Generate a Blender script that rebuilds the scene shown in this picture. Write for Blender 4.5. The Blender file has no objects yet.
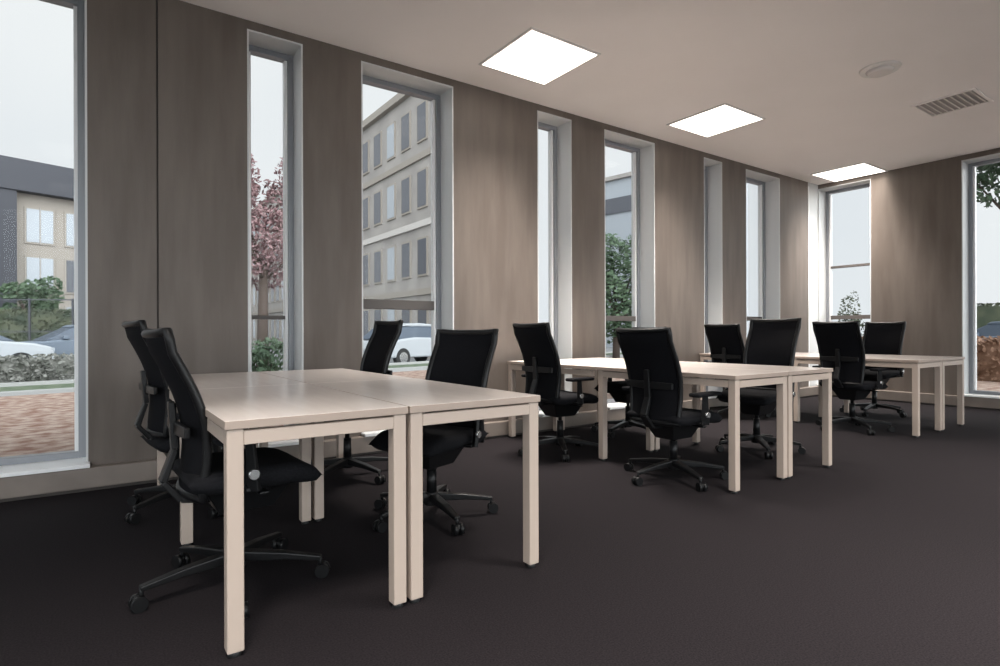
import bpy, bmesh, math, random
from mathutils import Vector, Matrix
random.seed(7)
C = bpy.context.scene.collection
S = bpy.context.scene
R = math.radians

# ---------------------------------------------------------------- camera, sky, exposure
W, E, H = 4.58, 9.40, 3.33            # window wall plane (y), end wall plane (x), ceiling height
cam_d = bpy.data.cameras.new('camera')
cam = bpy.data.objects.new('camera', cam_d); C.objects.link(cam); S.camera = cam
cam_d.sensor_width = 36; cam_d.lens = 36 * 577.3 / 1000; cam_d.clip_end = 400
yaw, roll = R(35.14), R(-0.18)
fw = Vector((math.sin(yaw), math.cos(yaw), 0)); rt = Vector((math.cos(yaw), -math.sin(yaw), 0)); up = Vector((0, 0, 1))
r2 = rt * math.cos(roll) + up * math.sin(roll); u2 = -rt * math.sin(roll) + up * math.cos(roll)
m = Matrix((r2, u2, -fw)).transposed().to_4x4(); m.translation = (0, 0, 1.0); cam.matrix_world = m
S.view_settings.view_transform = 'Standard'; S.view_settings.look = 'None'; S.view_settings.gamma = 1
S.view_settings.use_curve_mapping = False
S.view_settings.exposure = 0.06

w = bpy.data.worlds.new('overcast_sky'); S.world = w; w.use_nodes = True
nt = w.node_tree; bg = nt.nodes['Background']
tc = nt.nodes.new('ShaderNodeTexCoord'); ns = nt.nodes.new('ShaderNodeTexNoise'); cr = nt.nodes.new('ShaderNodeValToRGB')
ns.inputs['Scale'].default_value = 1.6; ns.inputs['Detail'].default_value = 4
nt.links.new(tc.outputs['Generated'], ns.inputs['Vector']); nt.links.new(ns.outputs['Fac'], cr.inputs['Fac'])
cr.color_ramp.elements[0].position = .3; cr.color_ramp.elements[0].color = (.80, .83, .88, 1)
cr.color_ramp.elements[1].position = .7; cr.color_ramp.elements[1].color = (.97, .97, .98, 1)
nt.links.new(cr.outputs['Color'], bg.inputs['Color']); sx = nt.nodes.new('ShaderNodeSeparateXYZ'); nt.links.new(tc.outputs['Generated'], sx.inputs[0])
mr = nt.nodes.new('ShaderNodeMapRange'); mr.interpolation_type = 'SMOOTHSTEP'     # sky strength raised behind the camera, added to light the interior
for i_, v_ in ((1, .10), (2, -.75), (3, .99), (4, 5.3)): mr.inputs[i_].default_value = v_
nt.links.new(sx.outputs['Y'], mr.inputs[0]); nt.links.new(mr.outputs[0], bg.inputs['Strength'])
LAMP = 3.0                            # glow of the ceiling panels' diffusers
BEAM = 54.0                           # watts each panel throws downwards

# ---------------------------------------------------------------- materials
def mat(name, col, rough=.6, metal=0, col2=None, scale=8, stretch=(1, 1, 1), bump=0, bscale=None, detail=5, lo=.35, hi=.65):
    M = bpy.data.materials.new(name); M.use_nodes = True
    t = M.node_tree; b = t.nodes['Principled BSDF']
    b.inputs['Base Color'].default_value = (*col, 1); b.inputs['Roughness'].default_value = rough; b.inputs['Metallic'].default_value = metal
    if col2 is not None or bump:
        c = t.nodes.new('ShaderNodeTexCoord'); mp = t.nodes.new('ShaderNodeMapping'); mp.inputs['Scale'].default_value = stretch
        n = t.nodes.new('ShaderNodeTexNoise'); n.inputs['Scale'].default_value = scale; n.inputs['Detail'].default_value = detail
        t.links.new(c.outputs['Object'], mp.inputs['Vector']); t.links.new(mp.outputs['Vector'], n.inputs['Vector'])
        if col2 is not None:
            r = t.nodes.new('ShaderNodeValToRGB')
            r.color_ramp.elements[0].position = lo; r.color_ramp.elements[0].color = (*col, 1)
            r.color_ramp.elements[1].position = hi; r.color_ramp.elements[1].color = (*col2, 1)
            t.links.new(n.outputs['Fac'], r.inputs['Fac']); t.links.new(r.outputs['Color'], b.inputs['Base Color'])
        if bump:
            bn = t.nodes.new('ShaderNodeBump'); bn.inputs['Strength'].default_value = bump; bn.inputs['Distance'].default_value = .004
            src = n
            if bscale:
                src = t.nodes.new('ShaderNodeTexNoise'); src.inputs['Scale'].default_value = bscale
                t.links.new(mp.outputs['Vector'], src.inputs['Vector'])
            t.links.new(src.outputs['Fac'], bn.inputs['Height']); t.links.new(bn.outputs['Normal'], b.inputs['Normal'])
    return M

M_wall = mat('brown_wall_panel', (.110, .090, .077), .5, col2=(.142, .118, .102), scale=3, stretch=(2.5, 2.5, .35), bump=.1, bscale=40)
M_groove = mat('panel_joint', (.05, .042, .038), .8)
M_ceil = mat('ceiling_plaster', (.86, .81, .78), .85, col2=(.88, .83, .80), scale=1.5)
M_white = mat('plain_plaster', (.72, .69, .66), .8)
M_carpet = mat('carpet', (.008, .0066, .0076), .95, col2=(.019, .0155, .0175), scale=160, bump=.25, detail=3)
M_plinth = mat('plinth_board', (.17, .14, .12), .5, col2=(.21, .175, .15), scale=4)
M_liner = mat('reveal_lining', (.54, .55, .55), .4)
M_frame = mat('window_frame_metal', (.24, .25, .27), .35, .2)
M_fwhite = mat('white_window_sill', (.80, .80, .80), .35)
M_trans = mat('transom_metal', (.085, .075, .07), .6)
M_top = mat('pale_laminate', (.86, .775, .72), .2, col2=(.89, .81, .755), scale=3, stretch=(12, 1, 1))
M_edge = mat('laminate_edge', (.34, .27, .225), .5)
M_leg = mat('beige_coated_steel', (.43, .35, .295), .4)
M_foot = mat('black_foot', (.02, .02, .02), .6)
M_mesh = mat('black_mesh_fabric', (.004, .004, .005), .85, col2=(.007, .007, .009), scale=160, bump=.3)
M_fab = mat('black_seat_fabric', (.006, .006, .007), .9, col2=(.011, .011, .013), scale=120, bump=.3)
M_blk = mat('black_plastic', (.006, .006, .0065), .38)
M_blk.node_tree.nodes['Principled BSDF'].inputs['Specular IOR Level'].default_value = .3
for q in (M_mesh, M_fab):
    q.node_tree.nodes['Principled BSDF'].inputs['Specular IOR Level'].default_value = .12
M_chrome = mat('grey_metal', (.55, .55, .55), .25, .9)
M_ring = mat('white_trim_metal', (.70, .67, .64), .4)
M_ventc = mat('vent_grille', (.66, .62, .59), .6)
M_ventb = mat('vent_backing', (.42, .39, .37), .8)

def glass():
    M = bpy.data.materials.new('window_glass'); M.use_nodes = True; t = M.node_tree; t.nodes.clear()
    o = t.nodes.new('ShaderNodeOutputMaterial'); mx = t.nodes.new('ShaderNodeMixShader')
    a = t.nodes.new('ShaderNodeBsdfTransparent'); a.inputs[0].default_value = (.93, .95, .95, 1)
    g = t.nodes.new('ShaderNodeBsdfGlossy'); g.inputs['Roughness'].default_value = .02
    f = t.nodes.new('ShaderNodeFresnel'); f.inputs['IOR'].default_value = 1.12
    t.links.new(f.outputs[0], mx.inputs[0]); t.links.new(a.outputs[0], mx.inputs[1]); t.links.new(g.outputs[0], mx.inputs[2])
    t.links.new(mx.outputs[0], o.inputs[0]); return M
M_glass = glass()
def emis(name, col, s):
    M = bpy.data.materials.new(name); M.use_nodes = True; t = M.node_tree; b = t.nodes['Principled BSDF']
    b.inputs['Base Color'].default_value = (*col, 1); b.inputs['Emission Color'].default_value = (*col, 1)
    b.inputs['Emission Strength'].default_value = s; return M
M_lamp = emis('lit_diffuser', (1.0, .93, .85), LAMP)

# ---------------------------------------------------------------- mesh helpers
def tagc(o, label=None, cat=None, group=None, kind=None):
    if label: o['label'] = label
    if cat: o['category'] = cat
    if group: o['group'] = group
    if kind: o['kind'] = kind
    return o

class MB:
    def __init__(s): s.bm = bmesh.new()
    def box(s, a, b, mi=0, mtx=None):
        x0, y0, z0 = a; x1, y1, z1 = b
        v = [s.bm.verts.new((x, y, z)) for z in (z0, z1) for y in (y0, y1) for x in (x0, x1)]
        for f in ((0, 2, 3, 1), (4, 5, 7, 6), (0, 1, 5, 4), (2, 6, 7, 3), (0, 4, 6, 2), (1, 3, 7, 5)):
            fc = s.bm.faces.new([v[i] for i in f]); fc.material_index = mi
        if mtx: bmesh.ops.transform(s.bm, matrix=mtx, verts=v)
        return s
    def cyl(s, p, q, r, r1=None, n=16, mi=0, caps=True):
        p, q = Vector(p), Vector(q); d = (q - p).normalized(); r1 = r if r1 is None else r1
        a = d.orthogonal().normalized(); b = d.cross(a)
        A = [s.bm.verts.new(p + (a * math.cos(t) + b * math.sin(t)) * r) for t in [2 * math.pi * i / n for i in range(n)]]
        B = [s.bm.verts.new(q + (a * math.cos(t) + b * math.sin(t)) * r1) for t in [2 * math.pi * i / n for i in range(n)]]
        for i in range(n):
            f = s.bm.faces.new((A[i], A[(i + 1) % n], B[(i + 1) % n], B[i])); f.smooth = True; f.material_index = mi
        if caps:
            s.bm.faces.new(A[::-1]).material_index = mi; s.bm.faces.new(B).material_index = mi
        return s
    def bar(s, p, q, w0, h0, w1, h1, mi=0):          # tapered rectangular bar
        p, q = Vector(p), Vector(q); d = (q - p).normalized(); a = d.cross(Vector((0, 0, 1)))
        if a.length < .01: a = Vector((0, 1, 0))
        a.normalize(); b = a.cross(d).normalized()
        A = [s.bm.verts.new(p + a * (w0 / 2 * i) + b * (h0 / 2 * j)) for i, j in ((-1, -1), (1, -1), (1, 1), (-1, 1))]
        B = [s.bm.verts.new(q + a * (w1 / 2 * i) + b * (h1 / 2 * j)) for i, j in ((-1, -1), (1, -1), (1, 1), (-1, 1))]
        for i in range(4): s.bm.faces.new((A[i], A[(i + 1) % 4], B[(i + 1) % 4], B[i])).material_index = mi
        s.bm.faces.new(A[::-1]); s.bm.faces.new(B); return s
    def prism(s, pts, h0, h1, mi=0):                 # polygon in plan, between two heights
        A = [s.bm.verts.new((x, y, h0)) for x, y in pts]; B = [s.bm.verts.new((x, y, h1)) for x, y in pts]
        n = len(pts)
        for i in range(n): s.bm.faces.new((A[i], A[(i + 1) % n], B[(i + 1) % n], B[i])).material_index = mi
        s.bm.faces.new(A[::-1]).material_index = mi; s.bm.faces.new(B).material_index = mi; return s
    def grid(s, fn, nu, nv, mi=0):
        V = [[s.bm.verts.new(fn(i / nu, j / nv)) for j in range(nv + 1)] for i in range(nu + 1)]
        for i in range(nu):
            for j in range(nv):
                f = s.bm.faces.new((V[i][j], V[i + 1][j], V[i + 1][j + 1], V[i][j + 1])); f.smooth = True; f.material_index = mi
        return s
    def tube(s, pts, r, n=8, closed=False):
        pts = [Vector(p) for p in pts]; m_ = len(pts); rings = []; a = None
        for i, p in enumerate(pts):
            d = ((pts[(i + 1) % m_] if closed or i < m_ - 1 else p) - (pts[i - 1] if closed or i else p)).normalized()
            a = d.orthogonal().normalized() if a is None else (a - d * a.dot(d)).normalized()
            b = d.cross(a)
            rings.append([s.bm.verts.new(p + (a * math.cos(t) + b * math.sin(t)) * r) for t in [2 * math.pi * k_ / n for k_ in range(n)]])
        off = 0
        if closed:                                   # match the twist of the last ring to the first
            off = min(range(n), key=lambda k_: (rings[-1][0].co - rings[0][k_].co).length)
        for i in range(m_ if closed else m_ - 1):
            A = rings[i]; B = rings[(i + 1) % m_]; o_ = off if i == m_ - 1 else 0
            for k_ in range(n):
                f = s.bm.faces.new((A[k_], A[(k_ + 1) % n], B[(k_ + 1 + o_) % n], B[(k_ + o_) % n])); f.smooth = True
        if not closed: s.bm.faces.new(rings[0][::-1]); s.bm.faces.new(rings[-1])
        return s
    def build(s, name, mats, parent=None, bevel=0, loc=None, seg=2):
        bmesh.ops.recalc_face_normals(s.bm, faces=s.bm.faces)
        me = bpy.data.meshes.new(name); s.bm.to_mesh(me); s.bm.free()
        for q in (mats if isinstance(mats, (list, tuple)) else [mats]): me.materials.append(q)
        o = bpy.data.objects.new(name, me); C.objects.link(o)
        if parent is not None: o.parent = parent
        if loc is not None: o.location = loc
        if bevel:
            b = o.modifiers.new('bevel', 'BEVEL'); b.width = bevel; b.segments = seg; b.limit_method = 'ANGLE'; b.angle_limit = R(40)
        return o
def empty(name, loc, rz=0):
    o = bpy.data.objects.new(name, None); C.objects.link(o); o.location = loc; o.rotation_euler = (0, 0, rz); o.empty_display_size = .1
    return o
def copy_tree(o, parent=None):
    c = o.copy(); C.objects.link(c)
    if parent is not None: c.parent = parent
    for ch in list(o.children):
        copy_tree(ch, c)
    return c
def struct(o): o['kind'] = 'structure'; return o

# ---------------------------------------------------------------- room shell
X0, Y0 = -3.0, -3.0
TH = .34                                     # wall thickness
M_carpet.node_tree.nodes['Principled BSDF'].inputs['Specular IOR Level'].default_value = .12
M_wall.node_tree.nodes['Principled BSDF'].inputs['Specular IOR Level'].default_value = .3
struct(MB().box((X0, Y0, -.12), (E + TH, W + TH, 0)).build('floor', M_carpet))
struct(MB().box((X0, Y0, H), (E + TH, W + TH, H + .25)).build('ceiling', M_ceil))
ZB, ZT = .155, 3.265                         # window sill and head heights
k = W / 4.5
wins = [(-.96 * k, -.03 * k), (.92 * k, 1.32 * k), (1.79 * k, 2.66 * k), (3.63 * k, 4.09 * k), (4.57 * k, 5.40 * k),
        (6.34 * k, 6.73 * k), (7.27 * k, 8.13 * k)]
# window wall: piers, lintel strip, sill upstand
mb = MB(); edges = [X0] + [v for ab in wins for v in ab] + [9.085]
joint = .36
for i in range(0, len(edges), 2):
    a, b = edges[i], edges[i + 1]
    if a < joint < b:
        mb.box((a, W, 0), (joint - .006, W + TH, H)).box((joint + .006, W, 0), (b, W + TH, H)).box((joint - .006, W + .012, 0), (joint + .006, W + TH, H), 1)
    else: mb.box((a, W, 0), (b, W + TH, H))
for a, b in wins: mb.box((a, W, ZT), (b, W + TH, H)).box((a, W, 0), (b, W + TH, ZB))
struct(mb.build('wall_left', [M_wall, M_groove]))
# end wall with a window in the corner and a wide one nearer the camera
EW = [(.95, 2.73), (3.82, W)]
mb = MB()
mb.box((E, Y0, 0), (E + TH, EW[0][0], H)).box((E, EW[0][1], 0), (E + TH, EW[1][0], H))
for a, b in EW: mb.box((E, a, ZT), (E + TH, b, H)).box((E, a, 0), (E + TH, b, ZB))
struct(mb.build('wall_end', M_wall))
# unseen walls behind the camera, made nearly all glass to let fill daylight in
BW = [(X0 + .25 + i * 3.2, X0 + .25 + i * 3.2 + 2.95) for i in range(4)]
mb = MB(); ed = [X0] + [v for ab in BW for v in ab] + [E + TH]
for i in range(0, len(ed), 2): mb.box((ed[i], Y0 - .2, 0), (ed[i + 1], Y0, H))
for a, b in BW: mb.box((a, Y0 - .2, 3.2), (b, Y0, H)).box((a, Y0 - .2, 0), (b, Y0, .1))
struct(mb.build('wall_back', M_white))
SW = [(Y0 + .3, Y0 + 3.9), (Y0 + 4.3, W - .3)]
mb = MB(); ed = [Y0 - .2] + [v for ab in SW for v in ab] + [W + TH]
for i in range(0, len(ed), 2): mb.box((X0 - .2, ed[i], 0), (X0, ed[i + 1], H))
for a, b in SW: mb.box((X0 - .2, a, 3.2), (X0, b, H)).box((X0 - .2, a, 0), (X0, b, .1))
struct(mb.build('wall_side', M_white))
# corner lining
struct(MB().box((9.085, W + .002, 0), (E + .24, W + TH, H)).box((9.085, W - .006, ZB), (9.115, W + .02, ZT), 1).build('trim_1', [M_liner, M_fwhite]))
# plinth boards with a dark shadow gap at the carpet
def plinth(a, b, name):
    mb = MB().box(a[0], a[1]); mb.box(b[0], b[1], 1); struct(mb.build(name, [M_plinth, M_groove], bevel=.004))
plinth(((X0, W - .075, .022), (E - .075, W + .001, .150)), ((X0, W - .06, 0), (E - .06, W, .022)), 'baseboard_left')
plinth(((E - .075, Y0, .022), (E + .001, W - .075, .150)), ((E - .06, Y0, 0), (E, W - .06, .022)), 'baseboard_end')

GY = .25                                     # depth of the glazing behind the wall face
def window(n, a, b, axis, transoms=(), left_lining=True):
    """opening a..b along x (axis 'x', in the window wall) or along y (axis 'y', in the end wall)"""
    P0 = W if axis == 'x' else E
    def bx(mb, u0, u1, d0, d1, z0, z1, mi=0):
        if axis == 'x': mb.box((u0, P0 + d0, z0), (u1, P0 + d1, z1), mi)
        else: mb.box((P0 + d0, u0, z0), (P0 + d1, u1, z1), mi)
    root = empty('window_%d' % n, ((a + b) / 2, P0 + GY, ZB, ) if axis == 'x' else (P0 + GY, (a + b) / 2, ZB))
    struct(root)
    inv = Matrix.Translation(-root.location)
    def done(mb, name, m_, bev=0):
        bmesh.ops.transform(mb.bm, matrix=inv, verts=mb.bm.verts); return mb.build(name, m_, root, bevel=bev)
    L = .012
    mb = MB()                                # lining of the reveal
    bx(mb, a, a + L, .0, GY, ZB, ZT); bx(mb, b - L, b, .0, GY, ZB, ZT); bx(mb, a + L, b - L, .0, GY, ZT - L, ZT)
    done(mb, 'lining', M_liner)
    mb = MB(); bx(mb, a + L, b - L, .0, GY, ZB - .003, ZB + .016); bx(mb, a - .01, b + .01, -.085, .0, ZB - .003, ZB + .022); done(mb, 'sill', M_fwhite, .003)
    mb = MB(); F = .042; d0, d1 = GY - .035, GY + .05
    bx(mb, a + L, a + L + F, d0, d1, ZB, ZT - L); bx(mb, b - L - F, b - L, d0, d1, ZB, ZT - L)
    bx(mb, a + L + F, b - L - F, d0, d1, ZT - L - F, ZT - L); bx(mb, a + L + F, b - L - F, d0, d1, ZB + .016, ZB + .016 + F)
    # slim inner bead
    g = a + L + F; h = b - L - F
    bx(mb, g, g + .022, d0 + .025, d1, ZB + F, ZT - L - F, 1); bx(mb, h - .022, h, d0 + .025, d1, ZB + F, ZT - L - F, 1)
    done(mb, 'window_frame', [M_frame, M_fwhite], .002)
    for z, t in transoms:
        mb = MB(); bx(mb, g + .022, h - .022, d0 + .02, d1, z - t / 2, z + t / 2); done(mb, 'transom', M_trans, .002)
    mb = MB(); bx(mb, g + .004, h - .004, GY + .016, GY + .022, ZB + F, ZT - F - L + .004)
    done(mb, 'pane', M_glass)
tr = {1: [(1.13, .03)], 2: [(1.26, .085)], 4: [(1.17, .06)], 6: [(1.2, .06)]}
for i, (a, b) in enumerate(wins): window(i + 1, a, b, 'x', tr.get(i, ()))
window(8, EW[1][0], EW[1][1], 'y', [(1.23, .06), (2.03, .035)])
window(9, EW[0][0], EW[0][1], 'y')
n = 10
for lst, ax in ((BW, 'x'), (SW, 'y')):  # unseen windows added in the back and side walls as fill daylight
    for a, b in lst:
        f = MB(); bars = ((a, .1, a + .06, 3.2), (b - .06, .1, b, 3.2), (a + .06, .1, b - .06, .16), (a + .06, 3.14, b - .06, 3.2), ((a + b) / 2 - .03, .16, (a + b) / 2 + .03, 3.14))
        for u0, z0, u1, z1 in bars:
            if ax == 'x': f.box((u0, Y0 - .13, z0), (u1, Y0 - .07, z1))
            else: f.box((X0 - .13, u0, z0), (X0 - .07, u1, z1))
        o = struct(f.build('window_%d' % n, M_frame)); n += 1
        p = MB()
        if ax == 'x': p.box((a + .06, Y0 - .103, .16), (b - .06, Y0 - .097, 3.14))
        else: p.box((X0 - .103, a + .06, .16), (X0 - .097, b - .06, 3.14))
        p.build('pane', M_glass, o)

# ---------------------------------------------------------------- ceiling fittings
GX = 'square ceiling light panels'
def light_panel():
    r = empty('ceiling_light', (0, 0, H)); s = .37
    mb = MB()
    for a, b in (((-s, -s), (s, -s + .02)), ((-s, s - .02), (s, s)), ((-s, -s + .02), (-s + .02, s - .02)), ((s - .02, -s + .02), (s, s - .02))):
        mb.box((a[0], a[1], -.012), (b[0], b[1], .001))
    mb.build('frame', M_ring, r, bevel=.002)
    MB().box((-s + .02, -s + .02, -.008), (s - .02, s - .02, .0)).build('diffuser', M_lamp, r)
    ld = bpy.data.lights.new('panel_beam', 'AREA'); ld.shape = 'SQUARE'; ld.size = .68; ld.energy = BEAM; ld.color = (1, .93, .86); ld.spread = R(80)
    lo = bpy.data.objects.new('panel_beam', ld); C.objects.link(lo); lo.parent = r; lo.location = (0, 0, -.010)
    return r
lp = light_panel(); lights = [
    (3.10, 3.82, 'lit square ceiling light panel nearest the camera, largest of the three in view'),
    (5.62, 3.84, 'lit square ceiling light panel in the middle of the row of three'),
    (9.02, 3.96, 'lit square ceiling light panel in the far corner above the end window')]
for i, (x, y, lb) in enumerate(lights + [(x_, y_, 'lit square ceiling light panel added unseen behind the camera, %s row, %s' % (rn, cn)) for y_, rn in ((.55, 'near'), (-1.75, 'far')) for x_, cn in ((-.2, 'left'), (2.6, 'middle'), (5.3, 'right'))]):  # panels behind the camera are unseen extras, added to brighten desktops and floor
    o = lp if i == 0 else copy_tree(lp)
    o.location = (x, y, H); tagc(o, lb, 'ceiling light', GX)
d = empty('smoke_detector', (5.70, 2.24, H)); tagc(d, 'small round pale detector disc on the ceiling', 'detector')
MB().cyl((0, 0, -.018), (0, 0, .001), .15, .16, 32).build('base_plate', M_ring, d)
MB().cyl((0, 0, -.045), (0, 0, -.018), .085, .11, 32).build('sensor_head', M_ventc, d)
v = empty('ceiling_vent', (7.16, 2.16, H)); tagc(v, 'square grey slatted air vent on the ceiling near the end wall', 'ceiling vent')
mb = MB(); s = .27
for a, b in (((-s, -s), (s, -s + .03)), ((-s, s - .03), (s, s)), ((-s, -s + .03), (-s + .03, s - .03)), ((s - .03, -s + .03), (s, s - .03))):
    mb.box((a[0], a[1], -.012), (b[0], b[1], .001))
mb.build('frame', M_ceil, v, bevel=.003)
mb = MB()
for i in range(9):
    y = -s + .055 + i * .053
    mb.box((-s + .03, y - .018, -.006), (s - .03, y + .018, -.003), mtx=Matrix.Translation((0, y, 0)) @ Matrix.Rotation(R(25), 4, 'X') @ Matrix.Translation((0, -y, 0)))
mb.build('slats', M_ventc, v)
MB().box((-s + .03, -s + .03, -.002), (s - .03, s - .03, 0)).build('backing', M_ventb, v)

# ---------------------------------------------------------------- desks
DW, DL = .621, 1.20
def desk(front=True):
    r = empty('desk', (0, 0, 0))
    g = .003
    mb = MB().box((g, g, .706), (DW - g, DL - g, .733)); mb.bm.normal_update()
    for f in mb.bm.faces:
        if abs(f.normal.z) < .5: f.material_index = 1
    mb.build('tabletop', [M_top, M_edge], r, bevel=.002)
    t = .05; i = .009
    xs = (i, DW - i); ys = (i, DL - i)
    mb = MB()
    for x in (xs[0], xs[1] - .03): mb.box((x, ys[0] + t, .655), (x + .03, ys[1] - t, .699))
    for y in (ys[0], ys[1] - .03): mb.box((xs[0] + t, y, .655), (xs[1] - t, y + .03, .699))
    for x in (xs[0] + .03, xs[1] - .06):
        for y in (ys[0] + .2, ys[1] - .2): mb.box((x, y - .015, .69), (x + .03, y + .015, .706))
    mb.build('underframe', M_leg, r, bevel=.002)
    for x in (xs[0], xs[1] - t):
        for y in ((ys[0], ys[1] - t) if front else (ys[1] - t,)):
            l = MB().box((x, y, .016), (x + t, y + t, .704)).build('leg', M_leg, r, bevel=.004)
            MB().cyl((x + t / 2, y + t / 2, 0), (x + t / 2, y + t / 2, .018), .02, .017, 16).build('foot', M_foot, l)
    return r
dk = {0: desk(True), 1: desk(False)}; used = set()
for gi, (gx, gy) in enumerate([(.322, 1.915), (3.222, 2.065), (6.318, 2.165)]):
    for r_ in (0, 1):
        for c_ in (0, 1):
            o = copy_tree(dk[r_]) if r_ in used else dk[r_]; used.add(r_)
            o.location = (gx + c_ * DW, gy + r_ * DL, 0)
            side = 'left' if c_ == 0 else 'right'
            row = 'front' if r_ == 0 else 'rear'
            tagc(o, '%s %s pale desk on square beige legs, %s' % (row, side, ['in the bank nearest the camera', 'in the middle bank', 'in the farthest bank by the end wall'][gi]), 'desk', 'pale desks set out in banks of four')

# ---------------------------------------------------------------- chairs
def chair():
    r = empty('office_chair', (0, 0, 0))
    # five-star base
    mb = MB().cyl((0, 0, .065), (0, 0, .135), .042, .034, 20)
    for i in range(5):
        a = R(36 + 72 * i); c, s_ = math.cos(a), math.sin(a)
        mb.bar((c * .02, s_ * .02, .108), (c * .19, s_ * .19, .098), .05, .042, .042, .03)
        mb.bar((c * .18, s_ * .18, .099), (c * .335, s_ * .335, .078), .042, .03, .03, .02)
    mb.build('star_base', M_blk, r, bevel=.005)
    for i in range(5):
        a = R(36 + 72 * i); c, s_ = math.cos(a), math.sin(a); p = Vector((c * .33, s_ * .33, 0)); tq = Vector((-s_, c, 0))
        q = p + Vector((c, s_, 0)) * .01
        cb = MB().cyl(p + Vector((0, 0, .04)), p + Vector((0, 0, .085)), .008, n=10)
        cb.cyl(q + tq * .026 + Vector((0, 0, .0275)), q + tq * .006 + Vector((0, 0, .0275)), .0275, n=18)
        cb.cyl(q - tq * .006 + Vector((0, 0, .0275)), q - tq * .026 + Vector((0, 0, .0275)), .0275, n=18)
        cb.cyl(q + tq * .007 + Vector((0, 0, .034)), q - tq * .007 + Vector((0, 0, .034)), .021, n=14)
        cb.build('castor', M_blk, r)
    MB().cyl((0, 0, .13), (0, 0, .27), .028, .026, 18).cyl((0, 0, .27), (0, 0, .395), .016, n=16).build('gas_column', M_blk, r)
    mb = MB().bar((0, 0, .31), (0, 0, .435), .15, .20, .26, .34).cyl((.02, -.085, .41), (.02, -.20, .41), .007, n=10).box((.0, -.235, .404), (.04, -.19, .416))
    mb.build('tilt_mechanism', M_blk, r, bevel=.006)
    # seat cushion: rounded plan, waterfall front
    def seat(u, v_, top):
        x = -.235 + .49 * u; t = abs(2 * v_ - 1); y = (2 * v_ - 1) * .245 * (1 - .10 * (2 * u - 1) ** 4)
        e = max(0, 1 - (abs(2 * u - 1)) ** 6) ** .5 * max(0, 1 - t ** 8) ** .5
        fall = -.035 * max(0, (u - .7) / .3) ** 2
        zc = .472 + fall
        return Vector((x, y, zc + (.030 * e + .008 * (2 * v_ - 1) ** 2 * e if top else -.055 * e)))
    mb = MB().grid(lambda u, v_: seat(u, v_, True), 18, 18).grid(lambda u, v_: seat(u, v_, False), 18, 18)
    bmesh.ops.remove_doubles(mb.bm, verts=mb.bm.verts, dist=.0005)
    mb.build('seat', M_fab, r)
    # backrest: mesh stretched on a curved frame, flat top with slightly flared corners
    def prof(z):
        t = max(0, z - .50) / .56
        return -.235 - .115 * t ** 1.15 + .045 * math.sin(math.pi * min(1, t * 1.15)) 
    def wid(z):
        t = (z - .50) / .56
        return .195 + .015 * min(1, max(0, t) * 2.2) + .005 * max(0, t - .8) / .2
    def back(u, v_, off):
        z = .455 + .60 * v_; y = (2 * u - 1) * wid(z)
        x = prof(z) + .035 * (2 * u - 1) ** 2 + off
        z2 = z + (.010 * abs(2 * u - 1) ** 3 if v_ > .9 else 0)
        return Vector((x, y, z2))
    mb = MB().grid(lambda u, v_: back(u, v_, .008), 14, 18).grid(lambda u, v_: back(u, v_, -.004), 14, 18)
    bm = mb.bm
    mb.build('backrest', M_mesh, r)
    mb = MB()                                      # perimeter frame
    pts = [back(0, j / 18, .002) for j in range(19)] + [back(i / 14, 1, .002) for i in range(1, 15)] + [back(1, 1 - j / 18, .002) for j in range(1, 19)] + [back(1 - i / 14, 0, .002) for i in range(1, 14)]
    n = len(pts)
    mb.tube(pts, .0165, 8, True)
    mb.build('back_frame', M_blk, r)
    mb = MB()                                      # spine from the mechanism up behind the back
    sp = [Vector((-.11, 0, .41)), Vector((-.24, 0, .425)), Vector((-.30, 0, .50)), Vector((prof(.62) - .035, 0, .62)), Vector((prof(.80) - .022, 0, .80))]
    for i in range(4): mb.bar(sp[i], sp[i + 1], .07 - .008 * i, .026, .062 - .008 * i, .022)
    mb.bar(Vector((prof(.70) - .02, -.19, .70)), Vector((prof(.70) - .03, .0, .70)), .02, .04, .02, .05)
    mb.bar(Vector((prof(.70) - .03, 0, .70)), Vector((prof(.70) - .02, .19, .70)), .02, .05, .02, .04)
    mb.build('back_support', M_blk, r, bevel=.004)
    for sg in (-1, 1):
        mb = MB().bar((-.03, sg * .12, .428), (-.03, sg * .275, .44), .06, .016, .055, .016).bar((-.03, sg * .275, .435), (-.045, sg * .285, .62), .05, .02, .036, .016)
        a = mb.build('armrest', M_blk, r, bevel=.004)
        MB().box((-.165, sg * .285 - .04, .62), (.085, sg * .285 + .04, .645)).build('arm_pad', M_fab, a, bevel=.011, seg=3)
        MB().cyl((-.035, sg * .290, .50), (-.035, sg * .303, .50), .022, .018, 16).build('height_button', M_chrome, a)
    return r
ch = chair(); G = 'black task chairs around the desks'
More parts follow.
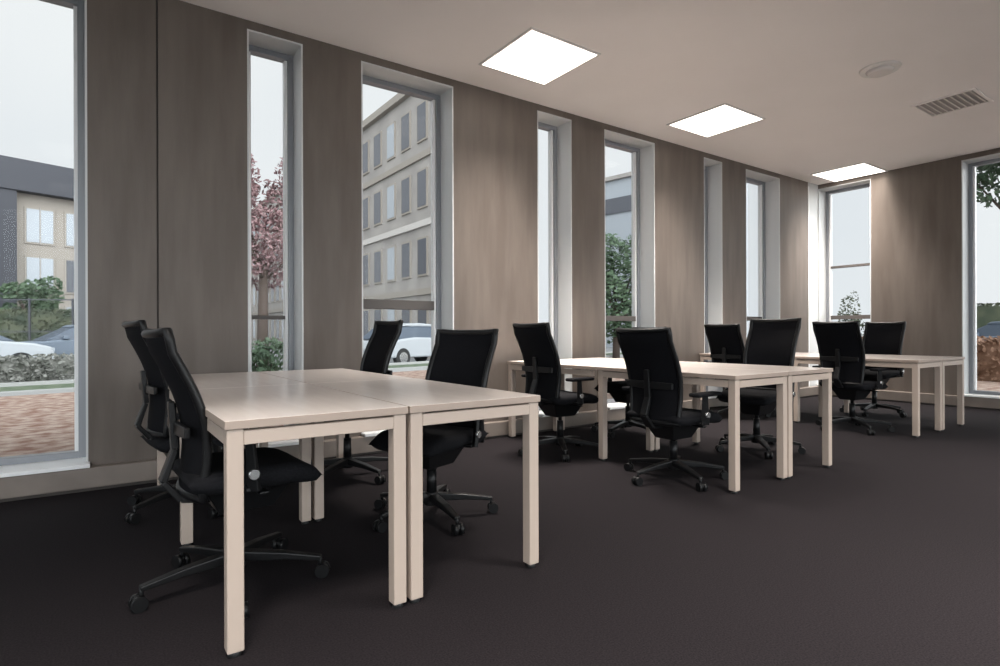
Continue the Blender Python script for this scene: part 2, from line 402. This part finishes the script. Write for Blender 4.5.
spots = [   # x, y, heading, back height, seat height, bearing of a castor, label
    (.464, 2.52, 3, -.055, -.01, 190, 'black mesh-back task chair nearest the camera, at the left side of the nearest desks'),
    (.455, 3.79, 7, -.003, -.07, 212, 'black task chair by the tall left window pier, behind the nearest chair on its left'),
    (1.51, 2.80, 200, -.052, -.03, 336, 'black task chair turned at an angle at the right front of the nearest desks'),
    (1.45, 3.92, 180, .02, 0, 0, 'black task chair at the right rear of the nearest desks, its back before a window'),
    (3.18, 3.65, 0, .005, 0, 20, 'black task chair left of the middle desks, beside the corner of the nearest desks'),
    (3.25, 2.555, 0, -.045, -.03, 248, 'black task chair seen squarely from behind at the near left of the middle desks'),
    (4.59, 2.75, 182, .045, 0, 10, 'tallest black task chair behind the near right desk of the middle bank'),
    (4.34, 3.96, 180, -.02, 0, 50, 'black task chair at the rear right of the middle desks, mostly hidden'),
    (6.23, 3.97, 0, .02, 0, 30, 'small distant black task chair at the rear left of the farthest desks'),
    (6.35, 2.76, -4, .03, 0, 230, 'black task chair at the near left of the farthest desks, before the end window'),
    (7.78, 3.13, 180, .05, .03, 330, 'black task chair on the far side of the farthest desks, against the end wall pier')]
for i, (x, y, hd, dz, sz, ca, lb) in enumerate(spots):
    o = ch if i == 0 else copy_tree(ch)
    o.location = (x, y, 0); o.rotation_euler = (0, 0, R(hd)); tagc(o, lb, 'chair', G)
    for c in o.children:                      # back and gas lift set higher or lower, base swivelled
        n = c.name.split('.')[0]
        fwd = (.03, .025)[i] if i < 2 else 0             # seats slid forward on their columns
        if n not in ('star_base', 'castor', 'gas_column'): c.location.x = fwd * (1.5 if n.startswith('back') else 1)
        if n in ('backrest', 'back_frame', 'back_support'): c.location.z = dz
        elif n in ('star_base', 'castor'): c.rotation_euler = (0, 0, R(ca - 36 - hd))
        elif n == 'gas_column': c.scale.z = 1 + sz / .395; c.location.z = -.13 * sz / .395
        else: c.location.z = sz

# ---------------------------------------------------------------- outside
M_mulch = mat('leaf_litter', (.20, .10, .07), .9, col2=(.42, .33, .27), scale=7, bump=.5, detail=8)
M_asph = mat('asphalt', (.16, .165, .17), .9, col2=(.22, .225, .23), scale=5)
M_kerb = mat('kerb_stone', (.36, .36, .35), .8)
M_verge = mat('verge_grass', (.06, .09, .05), .9, col2=(.14, .17, .11), scale=6)
M_bank = mat('grey_planting', (.09, .095, .08), .95, col2=(.24, .24, .22), scale=6, detail=8)
M_pale = mat('pale_render', (.28, .262, .245), .8, col2=(.36, .335, .31), scale=.6)
M_beige = mat('beige_panel', (.30, .27, .235), .8)
M_bandc = mat('light_band', (.52, .49, .46), .8)
M_slate = mat('slate_band', (.040, .042, .052), .6)
M_dkglass = mat('dark_window_glass', (.09, .095, .11), .2)
M_brglass = mat('pale_window_glass', (.34, .37, .40), .2)
M_bark = mat('bark', (.07, .05, .04), .9)
M_lgreen = mat('green_leaves', (.04, .075, .038), .7, col2=(.10, .15, .085), scale=2)
M_lred = mat('red_leaves', (.085, .03, .035), .7, col2=(.30, .20, .20), scale=9)
M_lhedge = mat('hedge_leaves', (.035, .05, .03), .8, col2=(.09, .10, .06), scale=2)
M_carw = mat('white_paint', (.38, .40, .42), .45); M_cars = mat('silver_paint', (.12, .15, .19), .5)
M_carglass = mat('car_glass', (.06, .08, .11), .4)
M_tyre = mat('tyre', (.02, .02, .02), .8)
struct(MB().box((-60, -40, -.5), (90, 110, -.14)).build('ground_outside', M_asph))
M_pave = mat('bounce_paving', (.38, .36, .34), .8, col2=(.45, .43, .41), scale=3)
struct(MB().prism([(-30, -30), (9, -30), (9, Y0 - .2), (X0 - .2, Y0 - .2), (X0 - .2, 6), (-30, 6)], -.14, -.02).build('bounce_ground', M_pave))  # unseen pale ground, added to bounce daylight up to the ceiling
def P(px, depth):   # a spot outside, by the bearing it is seen at and its distance ahead
    l = (px - 500) / 577.3 * depth
    return (fw * depth + rt * l).to_2d()
def band(y0, y1, z0, z1, name, m_, x0=-8, x1=40, sk=.25):
    f = lambda x, y: (x, y + sk * (x + 1))
    struct(MB().prism([f(x0, y0), f(x1, y0), f(x1, y1), f(x0, y1)], z0, z1).build(name, m_))
struct(MB().prism([(-8, W + TH), (E + TH, W + TH), (E + TH, -8), (18, -8), (18, 15.9), (-8, 10.6)][::-1], -.14, .02).build('leaf_bed', M_mulch))
band(12.45, 12.7, -.14, .05, 'kerb_near', M_kerb)
band(12.7, 14.1, -.14, .03, 'verge', M_verge)
band(14.1, 14.35, -.14, .09, 'kerb_far', M_kerb)

def leaves(name, m_, parent, blobs, n, size, rnd):
    mb = MB(); bm = mb.bm
    for _ in range(n):
        c, r_ = rnd.choice(blobs); c = Vector(c); r_ = Vector(r_)
        d_ = Vector((rnd.gauss(0, 1), rnd.gauss(0, 1), rnd.gauss(0, 1))).normalized() * rnd.uniform(.55, 1.0) ** .5
        p = c + Vector((d_.x * r_.x, d_.y * r_.y, d_.z * r_.z))
        a = Vector((rnd.gauss(0, 1), rnd.gauss(0, 1), rnd.gauss(0, 1))).normalized(); b = a.orthogonal().normalized(); s_ = size * rnd.uniform(.6, 1.3)
        bm.faces.new([bm.verts.new(p + a * s_), bm.verts.new(p + b * s_ * .55), bm.verts.new(p - a * s_), bm.verts.new(p - b * s_ * .55)])
    return mb.build(name, m_, parent)
def tree(xy, h, rad, zc, m_, label, kind, seed, n=2600, size=.16, fol=None):
    rnd = random.Random(seed); r = empty(kind, (xy[0], xy[1], -.14)); tagc(r, label, 'tree')
    mb = MB().cyl((0, 0, 0), (.05, 0, zc * .75), .16, .10, 12)
    blobs = []
    for i in range(11):
        a = rnd.uniform(0, 6.28); q = rnd.uniform(.15, .75) * rad; z = zc + rnd.uniform(-.8, .8) * (h - zc) * .8
        c = (math.cos(a) * q, math.sin(a) * q, z); blobs.append((c, (rad * .42, rad * .42, (h - zc) * .38)))
        mb.cyl((.05, 0, zc * .6), c, .05, .015, 7)
    mb.build('trunk', M_bark, r); leaves('foliage', m_, r, blobs, n, size, rnd)
def shrub(xy, h, rad, m_, label, seed, n=900, size=.05, z=0.0, kind='shrub', cat='shrub'):
    rnd = random.Random(seed); r = empty(kind, (xy[0], xy[1], z)); tagc(r, label, cat)
    blobs = [((rnd.uniform(-.5, .5) * rad, rnd.uniform(-.5, .5) * rad, h * rnd.uniform(.35, .7)), (rad * .55, rad * .55, h * .32)) for _ in range(6)]
    mb = MB()
    for c, _ in blobs: mb.cyl((0, 0, 0), c, .02, .008, 6)
    mb.build('stem', M_bark, r); leaves('foliage', m_, r, blobs, n, size, rnd)
def hedge(a, b, h, t, m_, label, seed, name='hedge', z=-.14, n=3000, size=.08):
    a, b = Vector(a), Vector(b); L = (b - a).length; ang = math.atan2(b.y - a.y, b.x - a.x); rnd = random.Random(seed)
    r = empty(name, (a.x, a.y, z), ang); tagc(r, label, 'hedge')
    MB().box((0, -t * .4, 0), (L, t * .4, h * .93)).build('core', m_, r)
    mb = MB(); bm = mb.bm
    for _ in range(n):
        x = rnd.uniform(0, L); s_ = size * rnd.uniform(.6, 1.3)
        p = Vector((x, -t * .45 + rnd.uniform(-.06, .04), rnd.uniform(0, h))) if rnd.random() < .6 else Vector((x, rnd.uniform(-t, t) * .45, h * .95 + rnd.uniform(-.05, .08)))
        q = Vector((rnd.gauss(0, 1), rnd.gauss(0, 1), rnd.gauss(0, 1))).normalized(); o_ = q.orthogonal().normalized()
        bm.faces.new([bm.verts.new(p + q * s_), bm.verts.new(p + o_ * s_ * .6), bm.verts.new(p - q * s_), bm.verts.new(p - o_ * s_ * .6)])
    mb.build('foliage', m_, r)
hedge((-8, 13.2), (2.2, 15.75), .68, .7, M_bank, 'low grey-green planting bank in front of the parked cars', 5, 'planting_bank', n=6000, size=.05)
hedge(P(-120, 23), P(120, 25), 2.2, .9, M_lhedge, 'dark clipped hedge behind the parked cars, left window', 6)
hedge((32, -4), (32, 11), 2.4, .9, M_lhedge, 'dark hedge beyond the right-hand end window', 8)

tree(P(262, 15), 6.2, 1.35, 4.2, M_lred, 'red-leaved tree outside the narrow second window', 'red_tree', 11, n=4200, size=.075)
tree(P(30, 27), 4.0, 1.2, 2.9, M_lgreen, 'small green tree before the slate-banded building', 'green_tree', 12, 1500, .12)
tree(P(616, 24), 6.2, 1.9, 3.0, M_lgreen, 'green tree seen through the fifth window', 'green_tree', 13, 5000, .12)
tree(P(1030, 15), 7.4, 2.1, 5.9, M_lgreen, 'green tree with overhanging crown outside the right-hand end window', 'green_tree', 14, 5000, .11)
shrub(P(266, 9), 1.0, .5, M_lgreen, 'low green shrub outside the narrow second window', 21)
shrub(P(851, 17), 2.3, .35, M_lhedge, 'thin dark shrub outside the corner window', 22)

M_russet = mat('russet_leaves', (.13, .065, .035), .8, col2=(.30, .18, .12), scale=4)
hedge((14.6, 7.5), (14.6, 1.0), 1.0, .6, M_russet, 'low russet-brown hedge outside the right-hand end window', 31, 'russet_hedge', n=3000, size=.05)

def fence(a, b, h, label):
    a, b = Vector(a), Vector(b); L = (b - a).length; ang = math.atan2(b.y - a.y, b.x - a.x)
    r = empty('railing', (a.x, a.y, -.14), ang); tagc(r, label, 'railing')
    n = int(L / 1.2)
    for i in range(n + 1): MB().box((i * L / n - .03, -.03, 0), (i * L / n + .03, .03, h)).build('post', M_slate, r)
    for z in (h - .05, h * .5): MB().box((0, -.02, z - .02), (L, .02, z + .02)).build('rail', M_slate, r)
fence(P(-60, 21.2), P(115, 22.2), 2.5, 'dark metal railing in front of the hedge, left window')

def car(xy, ang, m_, label):
    r = empty('car', (xy[0], xy[1], -.14), ang); tagc(r, label, 'car')
    prof = [(-2.1, .32), (-2.12, .62), (-2.0, .86), (-1.35, .95), (-.75, 1.0), (.9, .97), (1.6, .90), (2.05, .78), (2.15, .5), (2.1, .3)]
    def loft(pr, hw, mb, mi=0, ins=0):
        A = [mb.bm.verts.new((x, -hw + ins * (z > 1.2), z)) for x, z in pr]; B = [mb.bm.verts.new((x, hw - ins * (z > 1.2), z)) for x, z in pr]
        n = len(pr)
        for i in range(n): mb.bm.faces.new((A[i], A[(i + 1) % n], B[(i + 1) % n], B[i])).material_index = mi
        mb.bm.faces.new(A[::-1]).material_index = mi; mb.bm.faces.new(B).material_index = mi
    mb = MB(); loft(prof, .88, mb); mb.build('body', m_, r, bevel=.06, seg=3)
    mb = MB(); loft([(-1.75, .94), (-1.25, 1.36), (-.3, 1.42), (.45, 1.38), (1.25, .95)], .80, mb, 0, .14); mb.build('glasshouse', M_carglass, r, bevel=.03)
    mb = MB(); loft([(-1.2, 1.38), (-1.0, 1.46), (-.3, 1.50), (.35, 1.46), (.5, 1.38)], .68, mb); mb.build('roof', m_, r, bevel=.03)
    for s_ in (-1, 1):
        for x in (-1.35, 1.35):
            wq = MB().cyl((x, s_ * .72, .32), (x, s_ * .90, .32), .32, n=24).build('wheel', M_tyre, r)
            MB().cyl((x, s_ * .895, .32), (x, s_ * .915, .32), .19, n=20).build('hub', M_chrome, wq)
        MB().box((.62, s_ * .86 - .07, .98), (.78, s_ * .86 + .07, 1.10)).build('wing_mirror', m_, r, bevel=.02)
    for s_ in (-1, 1): MB().box((2.02, s_ * .62 - .18, .62), (2.13, s_ * .62 + .18, .76)).build('headlamp', M_brglass, r, bevel=.02)
car(P(-48, 15.8), R(12), M_carw, 'white car parked at the left edge of the left window')
car(P(84, 19.6), R(195), M_cars, 'silver-blue car parked beside the white one, left window')
car(P(412, 21), R(20), M_carw, 'pale car seen through the lower pane of the third window')
car(P(1015, 19), R(80), M_cars, 'silver car beyond the right-hand end window')

# slate-banded building seen through the left window
def building_slate():
    o = P(40, 30); ang = math.atan2(.31, .95)
    r = empty('building', (o.x, o.y, -.14), ang); tagc(r, 'low beige office building with dark slate roof band, left window', 'building')
    x0, x1 = -22, 4.6
    MB().box((x0, 0, 0), (x1, 12, 8.4)).build('wall', M_beige, r)
    MB().box((x0 - .4, -.6, 8.35), (x1 + .4, 12.4, 9.95)).build('roof_band', M_slate, r, bevel=.03)
    for x in (-1.6, -9.5, -17): MB().box((x - .55, -.5, 0), (x + .55, .1, 8.4)).build('column', M_slate, r)
    for zi, z in enumerate((.8, 3.3, 5.8)):
        for x in [-20.5, -18.8, -14.6, -12.4, -7.8, -5.8, -3.8, .0, 1.7, 3.4]:
            f = MB().box((x - .65, -.05, z), (x + .65, .05, z + 1.9)).box((x - .03, -.09, z), (x + .03, .0, z + 1.9), 1).build('window_frame', [M_beige, M_pale], r)
            m_ = M_brglass if x < -2 or x > 1.2 and x < 2.5 else M_pale
            MB().box((x - .56, -.07, z + .1), (x + .56, -.04, z + 1.8)).build('pane', M_brglass if (int(x * 3) + zi) % 3 else M_dkglass, f)
building_slate()
# long pale block receding away, seen through the third window
def building_block():
    r = empty('building', (12.1, 20.5, -.14)); tagc(r, 'long pale four-storey block receding behind the third window', 'building')
    Lb = 46; h = 12.2
    MB().prism([(0, 0), (9, 9), (9, Lb), (0, Lb)], 0, h).build('wall', M_pale, r)
    MB().prism([(-.25, -.5), (9.3, 8.9), (9.3, Lb + .3), (-.25, Lb + .3)], h, h + .35).build('parapet', M_beige, r)
    for z in (3.0, 6.05, 9.1): MB().box((-.12, 0, z - .14), (.01, Lb, z + .14)).build('floor_band', M_beige if z != 6.05 else M_bandc, r)
    for z in (.7, 3.7, 6.75, 9.75):
        for i in range(27):
            y = 1.0 + i * 1.65
            f = MB().box((-.07, y - .48, z), (.02, y + .48, z + 1.75)).build('window_frame', M_beige, r)
            MB().box((-.085, y - .40, z + .09), (-.06, y + .40, z + 1.66)).build('pane', M_dkglass if (i * 7 + int(z)) % 3 else M_brglass, f)
building_block()
def building_far():
    a = P(600, 46); b = P(700, 40); ang = math.atan2(b.y - a.y, b.x - a.x); L = (b - a).length
    r = empty('building', (a.x, a.y, -.14), ang); tagc(r, 'distant pale building with one dark window strip above the trees', 'building')
    MB().box((0, 0, 0), (L, 8, 13.0)).build('wall', M_brglass, r)
    MB().box((.3, -.12, 10.4), (L - .3, .05, 11.6)).build('window_strip', M_dkglass, r)
    MB().box((-.3, -.3, 13.0), (L + .3, 8.3, 13.3)).build('parapet', M_pale, r)
building_far()
